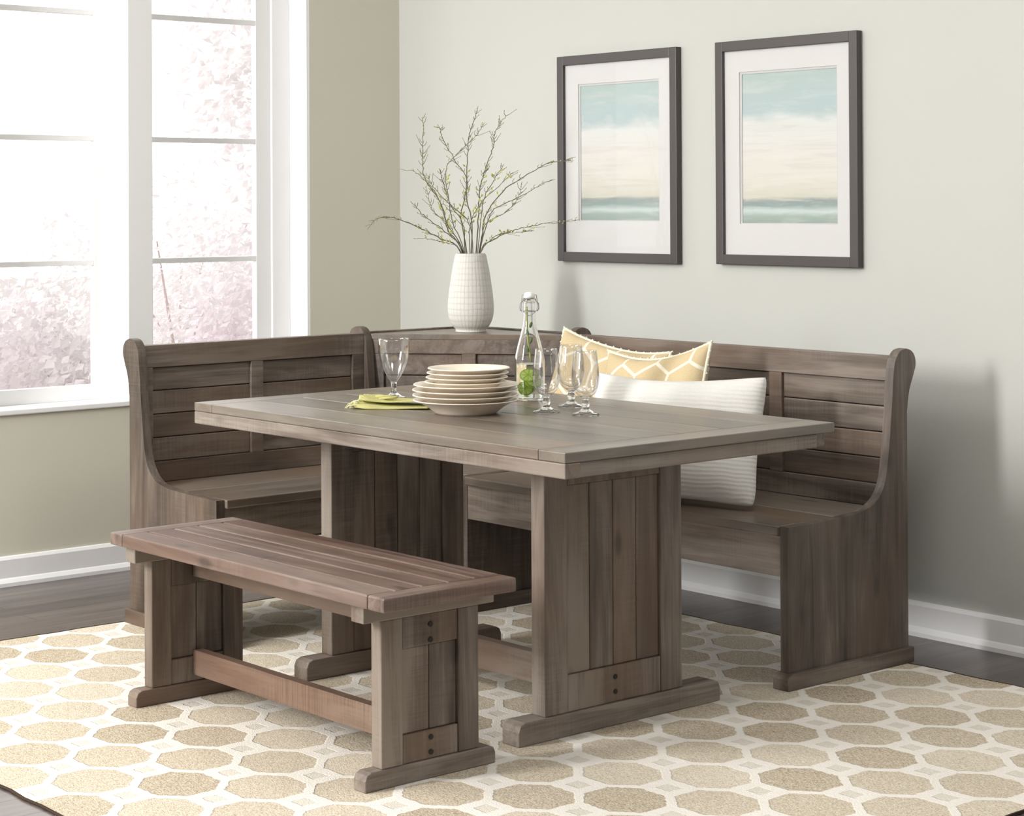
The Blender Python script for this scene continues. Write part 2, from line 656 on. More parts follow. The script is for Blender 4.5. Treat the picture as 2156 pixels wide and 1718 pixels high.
def baseboard(name, axis, a0, a1):
    bm = bmesh.new()
    sgn = 1 if axis == 'y' else -1
    pr = [(0, FZ), (0.026*sgn, FZ), (0.026*sgn, 0.008), (0.018*sgn, 0.020), (0.014*sgn, 0.024), (0.014*sgn, 0.088), (0.008*sgn, 0.098), (0, 0.100)]
    prism(bm, pr, a0, a1, axis)
    return st(obj(name, bm, M_WHITE))


baseboard('baseboard_left', 'y', -7.6, -0.026)
baseboard('baseboard_right', 'x', 0.0, 5.6)

# window trim: mullion post, jamb linings, sill
XW = -0.12                      # plane of the sashes
st(obj('trim_1', B((XW-0.05, 0.0, -1.265, -1.160, OZ0+0.02, OZ1-0.012)), M_WHITE, bevel=0.003))
st(obj('trim_2', B((-0.2, -0.001, OY1-0.012, OY1, OZ0+0.02, OZ1), (-0.2, -0.001, OY0, OY0+0.012, OZ0+0.02, OZ1),
                   (-0.2, -0.001, OY0+0.012, OY1-0.012, OZ1-0.012, OZ1)), M_WHITE))
st(obj('trim_3', B((-0.2, 0.012, OY0-0.02, OY1+0.02, OZ0, OZ0+0.02)), M_WHITE, bevel=0.004))
MUN = (1.128, 1.592, 2.063)


def sash(name, y0, y1, frame_hi):
    """one sash: fixed frame + sash rails as the object, muntins and panes as parts"""
    z0, z1 = OZ0+0.02, OZ1-0.012
    bm = bmesh.new()
    fx0, fx1 = XW-0.03, XW
    lo, hi = (0.0, 0.085) if frame_hi else (0.03, 0.0)
    # outer fixed frame
    if hi:
        box(bm, fx0-0.02, fx1, y1-hi, y1, z0, z1)
    if lo:
        box(bm, fx0-0.02, fx1, y0, y0+lo, z0, z1)
    a, b = y0+lo, y1-hi
    sw = 0.068
    box(bm, fx0-0.015, fx1-0.012, a, a+sw, z0, z1)
    box(bm, fx0-0.015, fx1-0.012, b-sw, b, z0, z1)
    box(bm, fx0-0.015, fx1-0.012, a+sw, b-sw, z0, z0+0.055)
    box(bm, fx0-0.015, fx1-0.012, a+sw, b-sw, z1-0.055, z1)
    o = st(obj(name, bm, M_WHITE, bevel=0.002))
    ya, yb = a+sw, b-sw
    zs = [z0+0.055]+list(MUN)+[z1-0.055]
    for m in MUN:
        obj('muntin', B((fx0-0.01, fx1-0.014, ya, yb, m-0.010, m+0.010)), M_WHITE, o, bevel=0.002)
    for i in range(4):
        obj('pane', B((fx0+0.001, fx0+0.004, ya, yb, zs[i]+(0.008 if i else 0), zs[i+1]-(0.008 if i < 3 else 0))), M_PANE, o)
    return o


sash('window_1', OY0+0.012, -1.265, False)
sash('window_2', -1.160, OY1-0.012, True)

# ------------------------------------------------------------------ rug
RUG0 = (2.39, -1.62)
rx0, rx1, ry0, ry1 = 0.842, 3.942, -2.892, -0.345
rug = thing('area_rug', 'cream and tan jute rug with octagon trellis pattern under the table', 'rug', (RUG0[0], RUG0[1], FZ))
bm = bmesh.new()
NX, NY = 40, 34
g = {}
for i in range(NX+1):
    for j in range(NY+1):
        x = rx0+(rx1-rx0)*i/NX
        y = ry0+(ry1-ry0)*j/NY
        if i in (0, NX):
            x += random.uniform(-0.004, 0.004)
        if j in (0, NY):
            y += random.uniform(-0.005, 0.005)
        g[i, j] = (x, y)
top = {k: bm.verts.new((v[0], v[1], 0.0)) for k, v in g.items()}
for i in range(NX):
    for j in range(NY):
        bm.faces.new((top[i, j], top[i+1, j], top[i+1, j+1], top[i, j+1]))
rim = [(i, 0) for i in range(NX)]+[(NX, j) for j in range(NY)]+[(i, NY) for i in range(NX, 0, -1)]+[(0, j) for j in range(NY, 0, -1)]
low = [bm.verts.new((g[k][0], g[k][1], FZ)) for k in rim]
for i in range(len(rim)):
    j = (i+1) % len(rim)
    bm.faces.new((low[i], low[j], top[rim[j]], top[rim[i]]))
obj('pile', bm, rug_mat(), rug)
bm = bmesh.new()
loop = [Vector((g[k][0], g[k][1], FZ+0.0035)) for k in rim]
tube(bm, loop+[loop[0]], 0.0036, 5, cap=False)
tag(obj('binding', bm, plain('dark_rug_binding', lin(70, 58, 48), 0.9, 0.1), rug), 'thin dark edge binding')

# ------------------------------------------------------------------ corner nook bench
nook = thing('corner_nook_bench', 'long dark weathered wood L-shaped corner bench with panelled back behind the table', 'corner bench', (1.2, -0.7, 0))


def nook_profile(t):
    """side panel outline: s = distance from the back plane, z = height"""
    back = [(0.0, 0.045), (0.0, 0.66), (-0.002, 0.735), (-0.012, 0.79), (-0.032, 0.835), (-0.042, 0.862), (-0.038, 0.888), (-0.022, 0.905), (0.0, 0.912)]
    front = [(0.024, 0.908), (0.043, 0.893), (0.055, 0.868), (0.060, 0.835), (0.066, 0.78), (0.074, 0.70), (0.084, 0.62), (0.094, 0.56), (0.110, 0.515), (0.140, 0.482), (0.185, 0.462), (0.26, 0.452), (0.38, 0.448), (0.518, 0.446)]
    p = smooth_pts(back, 3)[:-1]+smooth_pts([back[-1]]+front, 3)+[Vector((0.52, 0.436)), Vector((0.52, 0.045))]
    return [(v[0], v[1]) for v in p]


PROF = nook_profile(0)
XB, YB = 0.863, -0.330           # back planes of the two runs


def panel_y(name, y0, y1, parent, foot=True):      # panel across the left run (profile in x)
    bm = bmesh.new()
    prism(bm, [(XB+s, z) for s, z in PROF], y0, y1, 'y')
    o = obj(name, bm, NZ_, parent, bevel=0.004)
    if foot:
        f = bmesh.new()
        prism(f, [(XB-0.010, 0.0), (XB-0.010, 0.045), (XB+0.555, 0.045), (XB+0.563, 0.040), (XB+0.567, 0.030), (XB+0.567, 0.0)], y0-0.014, y1+0.014, 'y')
        obj('foot', f, NX_, o, bevel=0.003)
    return o


def panel_x(name, x0, x1, parent, foot=True):
    bm = bmesh.new()
    prism(bm, [(YB-s, z) for s, z in PROF], x0, x1, 'x')
    o = obj(name, bm, NZ_, parent, bevel=0.004)
    if foot:
        f = bmesh.new()
        prism(f, [(YB+0.010, 0.0), (YB+0.010, 0.045), (YB-0.520, 0.045), (YB-0.532, 0.040), (YB-0.537, 0.030), (YB-0.537, 0.0)], x0-0.014, x1+0.014, 'x')
        obj('foot', f, NY_, o, bevel=0.003)
    return o


LY0, LY1 = -1.752, -1.722        # left end panel
PY0, PY1 = -0.852, -0.822        # post between left run and corner
PX0, PX1 = 1.445, 1.475          # post between corner and right run
RX0, RX1 = 2.842, 2.872          # right end panel
panel_y('end_panel', LY0, LY1, nook)
panel_y('divider_panel', PY0, PY1, nook)
panel_x('divider_panel', PX0, PX1, nook)
panel_x('end_panel', RX0, RX1, nook)

GZ = [0.513, 0.590, 0.666, 0.742, 0.818]


def backrest(parent, a0, a1, stiles, frame):
    """frame(a0,a1,d0,d1,z0,z1) -> box tuple; d = distance from back plane"""
    bm = bmesh.new()
    box(bm, *frame(a0, a1, 0.006, 0.047, 0.818, 0.890))     # top rail
    box(bm, *frame(a0, a1, 0.006, 0.047, 0.447, 0.513))     # bottom rail
    for s0, s1 in stiles:
        box(bm, *frame(s0, s1, 0.006, 0.047, 0.513, 0.818))
    o = obj('backrest', bm, NX_ if frame(0, 1, 0, 0.1, 0, 1)[1] == 1 else NY_, parent, bevel=0.002)
    b2 = bmesh.new()
    for i in range(len(stiles)-1):
        for j in range(4):
            box(b2, *frame(stiles[i][1], stiles[i+1][0], 0.010, 0.037, GZ[j]+0.0012, GZ[j+1]-0.0012))
    obj('back_boards', b2, NX_ if frame(0, 1, 0, 0.1, 0, 1)[1] == 1 else NY_, o, bevel=0.003)
    b3 = bmesh.new()
    box(b3, *frame(a0, a1, 0.004, 0.010, 0.20, 0.86))
    obj('back_sheet', b3, NX_, o)
    return o


fr_r = lambda a0, a1, d0, d1, z0, z1: (a0, a1, YB-d1, YB-d0, z0, z1)
fr_l = lambda a0, a1, d0, d1, z0, z1: (XB+d0, XB+d1, a0, a1, z0, z1)
backrest(nook, PX1, RX0, [(PX1, 1.515), (1.92, 1.97), (2.375, 2.426), (2.826, RX0)], fr_r)
backrest(nook, LY1, PY0, [(LY1, -1.692), (-1.318, -1.270), (-0.900, PY0)], fr_l)

# seats and aprons
def seat_boards(boxes, mat, parent):
    o = obj('seat', B(*boxes), mat, parent, bevel=0.004)
    return o


seat_boards([(PX1, RX0, YB-0.28, YB-0.047, 0.420, 0.447), (PX1, RX0, YB-0.532, YB-0.283, 0.420, 0.447)], TOPW[0], nook)
seat_boards([(XB+0.047, XB+0.28, LY1, PY0, 0.420, 0.447), (XB+0.283, XB+0.532, LY1, PY0, 0.420, 0.447)], TOPW[1], nook)
seat_boards([(XB+0.10, PX0, PY1, YB-0.30, 0.420, 0.447), (XB+0.10, PX0, YB-0.297, YB-0.10, 0.420, 0.447)], TOPW[0], nook)
obj('apron', B((PX1, RX0, YB-0.518, YB-0.495, 0.307, 0.420)), NX_, nook, bevel=0.002)
obj('apron', B((XB+0.495, XB+0.518, LY1, PY0, 0.307, 0.420)), NY_, nook, bevel=0.002)

# diagonal corner back with triangular shelf on top
A_, B_ = Vector((0.912, -0.822)), Vector((1.445, -0.377))
dd = (B_-A_).normalized()
nn = Vector((dd.y, -dd.x))       # towards the room
L_ = (B_-A_).length


def dbox(bm, t0, t1, d0, d1, z0, z1):
    """box in the diagonal frame: t along, d in front of the line"""
    p = [A_+dd*t0+nn*d0, A_+dd*t1+nn*d0, A_+dd*t1+nn*d1, A_+dd*t0+nn*d1]
    poly_prism(bm, [(v.x, v.y) for v in p], z0, z1)


bm = bmesh.new()
sm_ = L_/2
dbox(bm, 0, L_, -0.03, 0.0, 0.818, 0.886)
dbox(bm, 0, L_, -0.03, 0.0, 0.447, 0.513)
for a, b in ((0, 0.045), (sm_-0.025, sm_+0.025), (L_-0.045, L_)):
    dbox(bm, a, b, -0.03, 0.0, 0.513, 0.818)
cb = obj('corner_backrest', bm, NX_, nook, bevel=0.002)
bm = bmesh.new()
for a, b in ((0.045, sm_-0.025), (sm_+0.025, L_-0.045)):
    for j in range(4):
        dbox(bm, a, b, -0.03, -0.010, GZ[j]+0.0012, GZ[j+1]-0.0012)
obj('back_boards', bm, NX_, cb, bevel=0.003)
bm = bmesh.new()
poly_prism(bm, [(XB, YB), (XB, PY1), (A_.x, PY1), (A_.x+0.004, A_.y), (B_.x, B_.y), (PX0, YB)], 0.868, 0.8865)
sh = obj('corner_shelf', bm, TOPW[0], nook, bevel=0.002)
obj('shelf_lip', B((XB, XB+0.016, PY1, YB-0.016, 0.8865, 0.893), (XB, PX0, YB-0.016, YB, 0.8865, 0.893)), NX_, sh, bevel=0.002)
obj('corner_back_panel', B((XB, PX0, YB-0.012, YB, 0.05, 0.868), (XB, XB+0.012, PY1, YB-0.012, 0.05, 0.868)), NX_, nook)

# ------------------------------------------------------------------ dining table
TX0, TX1, TY0, TY1 = 1.488, 3.118, -1.892, -0.940
table = thing('dining_table', 'large dark weathered wood trestle dining table in the middle with place settings', 'dining table', (2.34, -1.45, 0))


def planks_x(x0, x1, y0, y1, z0, z1, n, end, gap=0.0012):
    """planks along x between two breadboard ends"""
    bm = bmesh.new()
    wd = (y1-y0)/n
    for i in range(n):
        box(bm, x0+end+gap/2, x1-end-gap/2, y0+wd*i+(gap/2 if i else 0), y0+wd*(i+1)-(gap/2 if i < n-1 else 0), z0, z1)
    return bm


def ends_y(x0, x1, y0, y1, z0, z1, end, mat, parent, bevel):
    for a, b in ((x0, x0+end), (x1-end, x1)):
        obj('breadboard_end', B((a, b, y0, y1, z0, z1)), mat, parent, bevel=bevel)


o = obj('tabletop', planks_x(TX0, TX1, TY0, TY1, 0.737, 0.762, 6, 0.095), TOPW[0], table, bevel=0.0025)
ends_y(TX0, TX1, TY0, TY1, 0.737, 0.762, 0.095, TOPW[1], o, 0.0025)
for bx in ((TX0, TX1, TY0, TY0+0.05, 0.700, 0.7365), (TX0+0.02, TX1-0.025, TY1-0.062, TY1-0.012, 0.700, 0.7365)):
    obj('apron', B(bx), WX, table, bevel=0.003)
for bx in ((TX1-0.056, TX1-0.006, TY0+0.051, TY1-0.063, 0.700, 0.7365), (TX0+0.006, TX0+0.056, TY0+0.051, TY1-0.063, 0.700, 0.7365)):
    obj('apron', B(bx), WY, table, bevel=0.003)


def trestle(parent, x0, x1, py0, py1, fy0, fy1, ztop, footz, stile, rails, nplank, bolts, sgn, footx, corner=0.022):
    """panelled pedestal; sgn=+1 when the outer face looks to +x"""
    rec = 0.008
    bm = bmesh.new()
    box(bm, x0, x1, py0, py0+stile, footz, ztop)
    box(bm, x0, x1, py1-stile, py1, footz, ztop)
    (rb0, rb1), (rt0, rt1) = rails
    box(bm, x0+0.002, x1-0.002, py0+stile+0.0008, py1-stile-0.0008, rb0, rb1)
    box(bm, x0+0.002, x1-0.002, py0+stile+0.0008, py1-stile-0.0008, rt0, rt1)
    p = obj('pedestal_leg', bm, WZ, parent, bevel=0.003)
    b2 = bmesh.new()
    wd = (py1-py0-2*stile)/nplank
    for i in range(nplank):
        a = py0+stile+wd*i
        box(b2, x0+rec, x1-rec, a+0.0008, a+wd-0.0008, rb1, rt0)
    obj('panel', b2, WZ, p, bevel=0.003)
    f = bmesh.new()
    c = corner
    prism(f, [(fy0, 0), (fy0, footz-c), (fy0+c*0.3, footz-c*0.3), (fy0+c, footz), (fy1-c, footz), (fy1-c*0.3, footz-c*0.3), (fy1, footz-c), (fy1, 0)], footx[0], footx[1], 'x')
    obj('foot', f, WY, p, bevel=0.003)
    for zb in bolts:
        b = bmesh.new()
        xf = x1-0.002 if sgn > 0 else x0+0.002
        bmesh.ops.create_cone(b, cap_ends=True, segments=14, radius1=0.0065, radius2=0.0065, depth=0.004,
                              matrix=Matrix.Translation((xf, (py0+py1)/2, zb)) @ Matrix.Rotation(math.pi/2, 4, 'Y'))
        obj('bolt', b, M_BOLT, p)
    return p


trestle(table, 2.768, 2.819, -1.695, -1.210, -1.786, -1.071, 0.700, 0.058, 0.078, ((0.058, 0.152), (0.630, 0.700)), 4, (0.085, 0.123, 0.668), 1, (2.760, 2.824))
trestle(table, 1.851, 1.902, -1.695, -1.210, -1.786, -1.071, 0.700, 0.058, 0.078, ((0.058, 0.152), (0.630, 0.700)), 4, (0.085, 0.123, 0.668), -1, (1.845, 1.909))
obj('stretcher', B((1.902, 2.768, -1.470, -1.436, 0.055, 0.137)), WX, table, bevel=0.002)

# ------------------------------------------------------------------ low bench
SX0, SX1, SY0, SY1 = 1.789, 3.012, -2.338, -1.951
bench = thing('low_bench', 'low backless wooden plank bench in front of the dining table', 'bench', (2.40, -2.14, 0))
o = obj('seat', planks_x(SX0, SX1, SY0, SY1, 0.434, 0.467, 5, 0.062, 0.003), SEATW[0], bench, bevel=0.004)
ends_y(SX0, SX1, SY0, SY1, 0.434, 0.467, 0.062, SEATW[1], o, 0.004)


for x0, x1, sg in ((2.838, 2.878, 1), (1.808, 1.848, -1)):
    lg = trestle(bench, x0, x1, -2.246, -1.957, -2.296, -1.909, 0.385, 0.044, 0.062, ((0.044, 0.112), (0.311, 0.385)), 2, (0.060, 0.095, 0.322, 0.358), sg, (x0-0.002, x1+0.004), 0.018)
    obj('cleat', B((x0-0.004, x1+0.005, -2.300, -1.912, 0.385, 0.434)), WY, lg, bevel=0.003)
obj('apron', B((1.848, 2.838, -2.118, -2.088, 0.330, 0.434)), WX, bench, bevel=0.002)
obj('stretcher', B((1.848, 2.838, -2.118, -2.088, 0.062, 0.130)), wood('sawn_stretcher', 0, lin(68, 52, 44), lin(106, 88, 77), lin(146, 128, 112), saw=0.6), bench, bevel=0.002)

# ------------------------------------------------------------------ pictures
M_PRINT_A = None


def picture(label, x0, x1, z0, z1, fracs, seed):
    c = ((x0+x1)/2, 0.0, z0)
    t = thing('framed_picture', label, 'picture', c, 'framed seascapes on the wall')
    fwid, dep = 0.034, 0.027
    bm = bmesh.new()
    for a in ((x0, x0+fwid, z0, z1), (x1-fwid, x1, z0, z1), (x0+fwid, x1-fwid, z0, z0+fwid), (x0+fwid, x1-fwid, z1-fwid, z1)):
        box(bm, a[0], a[1], -dep, -0.001, a[2], a[3])
    obj('frame', bm, M_FRAME, t, bevel=0.002)
    xi0, xi1, zi0, zi1 = x0+fwid, x1-fwid, z0+fwid, z1-fwid
    W, H = xi1-xi0, zi1-zi0
    ox0, ox1, oz0, oz1 = xi0+W*fracs[0], xi1-W*fracs[1], zi0+H*fracs[2], zi1-H*fracs[3]
    bm = bmesh.new()
    ym0, ym1 = -0.014, -0.010
    for a in ((xi0, ox0, zi0, zi1), (ox1, xi1, zi0, zi1), (ox0, ox1, zi0, oz0), (ox0, ox1, oz1, zi1)):
        box(bm, a[0], a[1], ym0, ym1, a[2], a[3])
    obj('mat_board', bm, M_MAT, t)
    bm = bmesh.new()
    e = 0.010
    for a in ((ox0, ox0+e, oz0, oz1), (ox1-e*0.4, ox1, oz0, oz1), (ox0+e, ox1-e*0.4, oz0, oz0+e*0.4), (ox0+e, ox1-e*0.4, oz1-e*0.8, oz1)):
        box(bm, a[0], a[1], ym0+0.003, ym1+0.002, a[2], a[3])
    obj('mat_bevel', bm, M_BEVEL, t)
    obj('print', B((ox0+0.004, ox1-0.002, -0.0085, -0.006, oz0+0.002, oz1-0.004)),
        seascape('seascape_print', ox0-c[0], oz0-c[2], ox1-ox0, oz1-oz0, seed), t)
    obj('backing', B((xi0, xi1, -0.006, -0.002, zi0, zi1)), M_MAT, t)
    obj('glazing', B((xi0, xi1, -0.0185, -0.0170, zi0, zi1)), M_PICGLASS, t)
    return t


picture('framed seascape on the left of the pair, touched by the vase branches', 1.004, 1.630, 1.126, 1.886, (0.125, 0.115, 0.165, 0.105), 1.7)
picture('framed seascape on the right with turquoise sky and white cloud', 1.817, 2.440, 1.130, 1.888, (0.120, 0.105, 0.150, 0.105), 5.2)

# ------------------------------------------------------------------ vase and branches
VC = (1.063, -0.494, 0.8865)
vase = thing('vase', 'white textured ceramic vase of bare branches on the bench corner shelf', 'vase', VC)
outer = [(0.0, 0.0), (0.050, 0.0), (0.054, 0.004), (0.055, 0.010), (0.066, 0.022), (0.076, 0.042), (0.0815, 0.068), (0.082, 0.095), (0.079, 0.130), (0.073, 0.175), (0.066, 0.220), (0.060, 0.250), (0.0565, 0.268), (0.052, 0.277), (0.049, 0.278)]
inner = [(0.046, 0.274), (0.050, 0.255), (0.060, 0.20), (0.070, 0.13), (0.072, 0.08), (0.060, 0.03), (0.0, 0.02)]
pr = [(v[0], v[1]) for v in smooth_pts(outer, 4)[2:]+smooth_pts(inner, 3)]
pr = [(max(r, 0), z) for r, z in pr]
pr[0] = (0.0, 0.0)
bm = lathe(bmesh.new(), pr, VC, 64)
obj('body', bm, vase_mat(), vase, smooth=True)

M_TWIG = plain('olive_brown_bark', lin(104, 100, 78), 0.8, 0.2)
M_TWIG2 = plain('grey_bark', lin(112, 106, 96), 0.8, 0.2)
M_BUD = plain('pale_green_buds', lin(176, 178, 132), 0.7, 0.3)
M_LEAF = plain('young_yellow_green_leaves', lin(188, 192, 108), 0.7, 0.3)


def zp(x, y):
    """offset to the right / up of the vase mouth, metres"""
    u, v = 820+x/5.0525, 220+y/5.0525
    return (u-992)/585.0, (540-v)/585.0


BR = [
    # points, depth towards the viewer at tip, radius, label or None
    ([(740, 1590), (560, 1460), (400, 1370), (300, 1320), (100, 1240), (-30, 1230), (-110, 1250), (-160, 1310)], 0.10, 1.2, 'long branch drooping furthest left in the white vase'),
    ([(760, 1590), (640, 1380), (600, 1210), (530, 1020), (400, 840), (370, 650), (375, 530), (380, 300), (370, 190)], 0.02, 1.1, 'tall branch rising on the left side of the vase bouquet'),
    ([(775, 1590), (620, 1300), (560, 1100), (480, 940), (370, 830), (280, 750), (180, 730)], -0.05, 0.9, None),
    ([(790, 1590), (690, 1300), (650, 1080), (600, 900), (570, 780), (560, 730)], 0.10, 1.0, None),
    ([(800, 1590), (790, 1300), (660, 1100), (610, 850), (630, 690), (700, 590), (850, 450), (950, 350), (1010, 240)], -0.04, 0.9, None),
    ([(820, 1590), (770, 1250), (800, 1050), (830, 840), (700, 620), (570, 390), (550, 290), (480, 270)], -0.09, 1.1, 'branch leaning up and left, crossing the middle of the bouquet'),
    ([(880, 1590), (885, 1300), (830, 1000), (840, 700), (850, 450), (870, 340), (920, 200), (960, 80)], 0.03, 1.2, 'tallest upright branch in the white vase'),
    ([(940, 1590), (950, 1200), (970, 950), (1000, 800), (1040, 680), (1110, 500), (1120, 380), (1180, 250), (1260, 150)], -0.06, 1.1, 'second tallest branch, right of the tallest one in the vase'),
    ([(980, 1590), (1010, 1300), (1060, 1150), (1250, 930), (1430, 810), (1620, 700), (1740, 660), (1910, 640)], 0.06, 1.2, 'upper long branch reaching right over the picture frame'),
    ([(985, 1590), (1040, 1300), (1120, 1150), (1300, 1060), (1450, 990), (1600, 900), (1720, 850)], 0.12, 1.0, 'long branch reaching right just below the upper one'),
    ([(1000, 1590), (1150, 1450), (1270, 1390), (1400, 1350), (1600, 1310), (1790, 1290), (2010, 1260)], 0.09, 1.1, 'lowest long branch reaching right across the picture frame'),
    ([(1000, 1585), (1060, 1490), (1200, 1400), (1400, 1390), (1500, 1350)], 0.16, 0.9, None),
    ([(960, 1590), (1000, 1080), (1100, 880), (1150, 790), (1220, 690)], 0.08, 0.9, None),
    ([(860, 1590), (860, 1350), (960, 1100), (1200, 870), (1310, 770)], -0.10, 0.9, None),
    ([(765, 1590), (600, 1380), (450, 1270), (350, 1170), (300, 1090)], 0.08, 1.0, None),
    ([(760, 1590), (640, 1320), (480, 1180), (430, 1060), (390, 900)], -0.08, 0.8, None),
    ([(900, 1590), (850, 1290), (720, 1150), (600, 1040), (480, 900), (430, 800)], 0.05, 0.9, None),
    ([(990, 1590), (1020, 1320), (1150, 1230), (1300, 1130), (1380, 1000), (1410, 870)], -0.03, 0.8, None),
    ([(735, 1590), (640, 1510), (540, 1480), (400, 1450), (290, 1455)], 0.05, 0.7, 'short lowest branch on the left of the vase'),
]
view = Vector((0.76, -0.65, 0.0))
MOUTH = Vector((VC[0], VC[1], VC[2]+0.276))
for bi, (pts, depth, rs, lab) in enumerate(BR):
    rnd = random.Random(100+bi)
    P = []
    n = len(pts)
    for i, q in enumerate(pts):
        r, h = zp(*q)
        t = i/(n-1)
        if i == 0:
            ang = rnd.uniform(-0.022, 0.022)
            P.append(MOUTH+rt*max(-0.036, min(0.036, r*0.8))+view*ang+Vector((0, 0, 0.004)))
        else:
            P.append(MOUTH+rt*r+view*(depth*t**1.2)+Vector((0, 0, h)))
    foot = Vector((VC[0], VC[1], VC[2]+0.04))+(P[0]-MOUTH)*(-0.6)
    foot.z = VC[2]+0.035
    P = [foot]+P
    C = smooth_pts(P, 5)
    m = len(C)
    for i in range(8, m):
        C[i] = C[i]+Vector((rnd.uniform(-1, 1), rnd.uniform(-1, 1), rnd.uniform(-1, 1)))*0.0022
    rad = [0.0022*rs*(1-0.68*i/(m-1)) for i in range(m)]
    lab2 = lab or 'thin budding branch among the tangled middle stems of the white vase'
    b = thing('twig_branch', lab2, 'branch', foot, 'budding branches in the vase')
    bm = tube(bmesh.new(), C, rad, 5)
    # side twigs
    buds = bmesh.new()
    leaves = bmesh.new()
    nl = 0
    for i in range(9, m-1):
        d = (C[min(i+1, m-1)]-C[i-1]).normalized()
        side = (rt*rnd.choice((-1, 1))+view*rnd.uniform(-0.6, 0.6)+Vector((0, 0, rnd.uniform(-0.2, 0.7)))).normalized()
        tl = rnd.uniform(0.008, 0.022)
        if rnd.random() < 0.62:
            e = C[i]+(d*0.75+side*0.75)*tl
            tube(bm, [C[i], C[i]+(d*0.4+side*0.9)*tl*0.5, e], [0.0010, 0.0009, 0.0006], 4)
            blob(buds, e, 0.0017, d, 1.9, 5)
            if rnd.random() < 0.4:
                tl2 = tl*2.2
                e2 = C[i]+(d*0.9-side*0.5)*tl2
                tube(bm, [C[i], C[i]+(d*0.5-side*0.4)*tl2*0.5, e2], [0.0011, 0.0009, 0.0005], 4)
                blob(buds, e2, 0.0018, d, 2.0, 5)
        blob(buds, C[i]+side*0.0022, 0.0016, d, 1.8, 5)
        if (i < m*0.5 and rnd.random() < 0.40) or (bi in (11, 12, 13) and rnd.random() < 0.5):
            nl += 1
            lp = C[i]+side*0.006
            ld = (d+side).normalized()
            wd_ = ld.cross(view).normalized()*0.0035
            vs = [leaves.verts.new(p) for p in (lp, lp+ld*0.007+wd_, lp+ld*0.016, lp+ld*0.007-wd_, lp+ld*0.008+view*0.0015)]
            leaves.faces.new((vs[0], vs[1], vs[4])); leaves.faces.new((vs[1], vs[2], vs[4]))
            leaves.faces.new((vs[2], vs[3], vs[4])); leaves.faces.new((vs[3], vs[0], vs[4]))
    blob(buds, C[-1], 0.0018, (C[-1]-C[-2]).normalized(), 2.2, 5)
    obj('stem', bm, M_TWIG if bi % 3 else M_TWIG2, b, smooth=True)
    obj('buds', buds, M_BUD, b, smooth=True)
    if nl:
        obj('leaves', leaves, M_LEAF, b)
    else:
        leaves.free()

# ------------------------------------------------------------------ plates
PC = (2.275, -1.503)
TZ = 0.7621


def plate_profile(r, h, foot, th=0.004):
    out = [(0.0, 0.002), (foot-0.006, 0.002), (foot-0.005, 0.0), (foot, 0.0), (foot+0.006, 0.006), (r*0.72, h*0.50), (r*0.86, h*0.80), (r*0.97, h*0.97), (r, h)]
    inn = [(r-0.001, h+0.0025), (r*0.965, h+0.002), (r*0.84, h*0.80+th), (r*0.70, h*0.42+th), (foot+0.004, 0.006+th), (0.0, 0.005+th)]
    return out+inn


def plate(name, label, z, r, h, foot, dx=0.0, dy=0.0, src=None, group='stacked cream plates'):
    loc = (PC[0]+dx, PC[1]+dy, z)
    if src:
        o = src.copy()
        COL.objects.link(o)
        o.location = loc
        return tag(o, label)
    o = obj(name, lathe(bmesh.new(), plate_profile(r, h, foot), loc, 72), M_PLATE, smooth=True, origin=loc)
    return tag(o, label, 'plate', group)


big_labels = ['large cream plate at the very bottom of the plate stack, resting on the table',
              'large cream plate, second from the bottom of the stack',
              'large cream plate, third from the bottom of the stack',
              'topmost of the four large plates, directly under the small plates']
p0 = None
for i, l in enumerate(big_labels):
    q = plate('dinner_plate', l, TZ+0.0142*i, 0.147, 0.037, 0.084, random.uniform(-0.002, 0.002), random.uniform(-0.002, 0.002), p0)
    p0 = p0 or q
s0 = None
for i, l in enumerate(['lowest of the four small cream plates, sitting on the large plates', 'small cream plate, second up from the large plates', 'small cream plate directly under the topmost plate', 'small cream plate on the very top of the stack']):
    q = plate('side_plate', l, TZ+0.0142*3+0.0106+0.0125*i, 0.114, 0.034, 0.066, 0.002*i, 0.002*i, s0)
    s0 = s0 or q

# ------------------------------------------------------------------ glasses


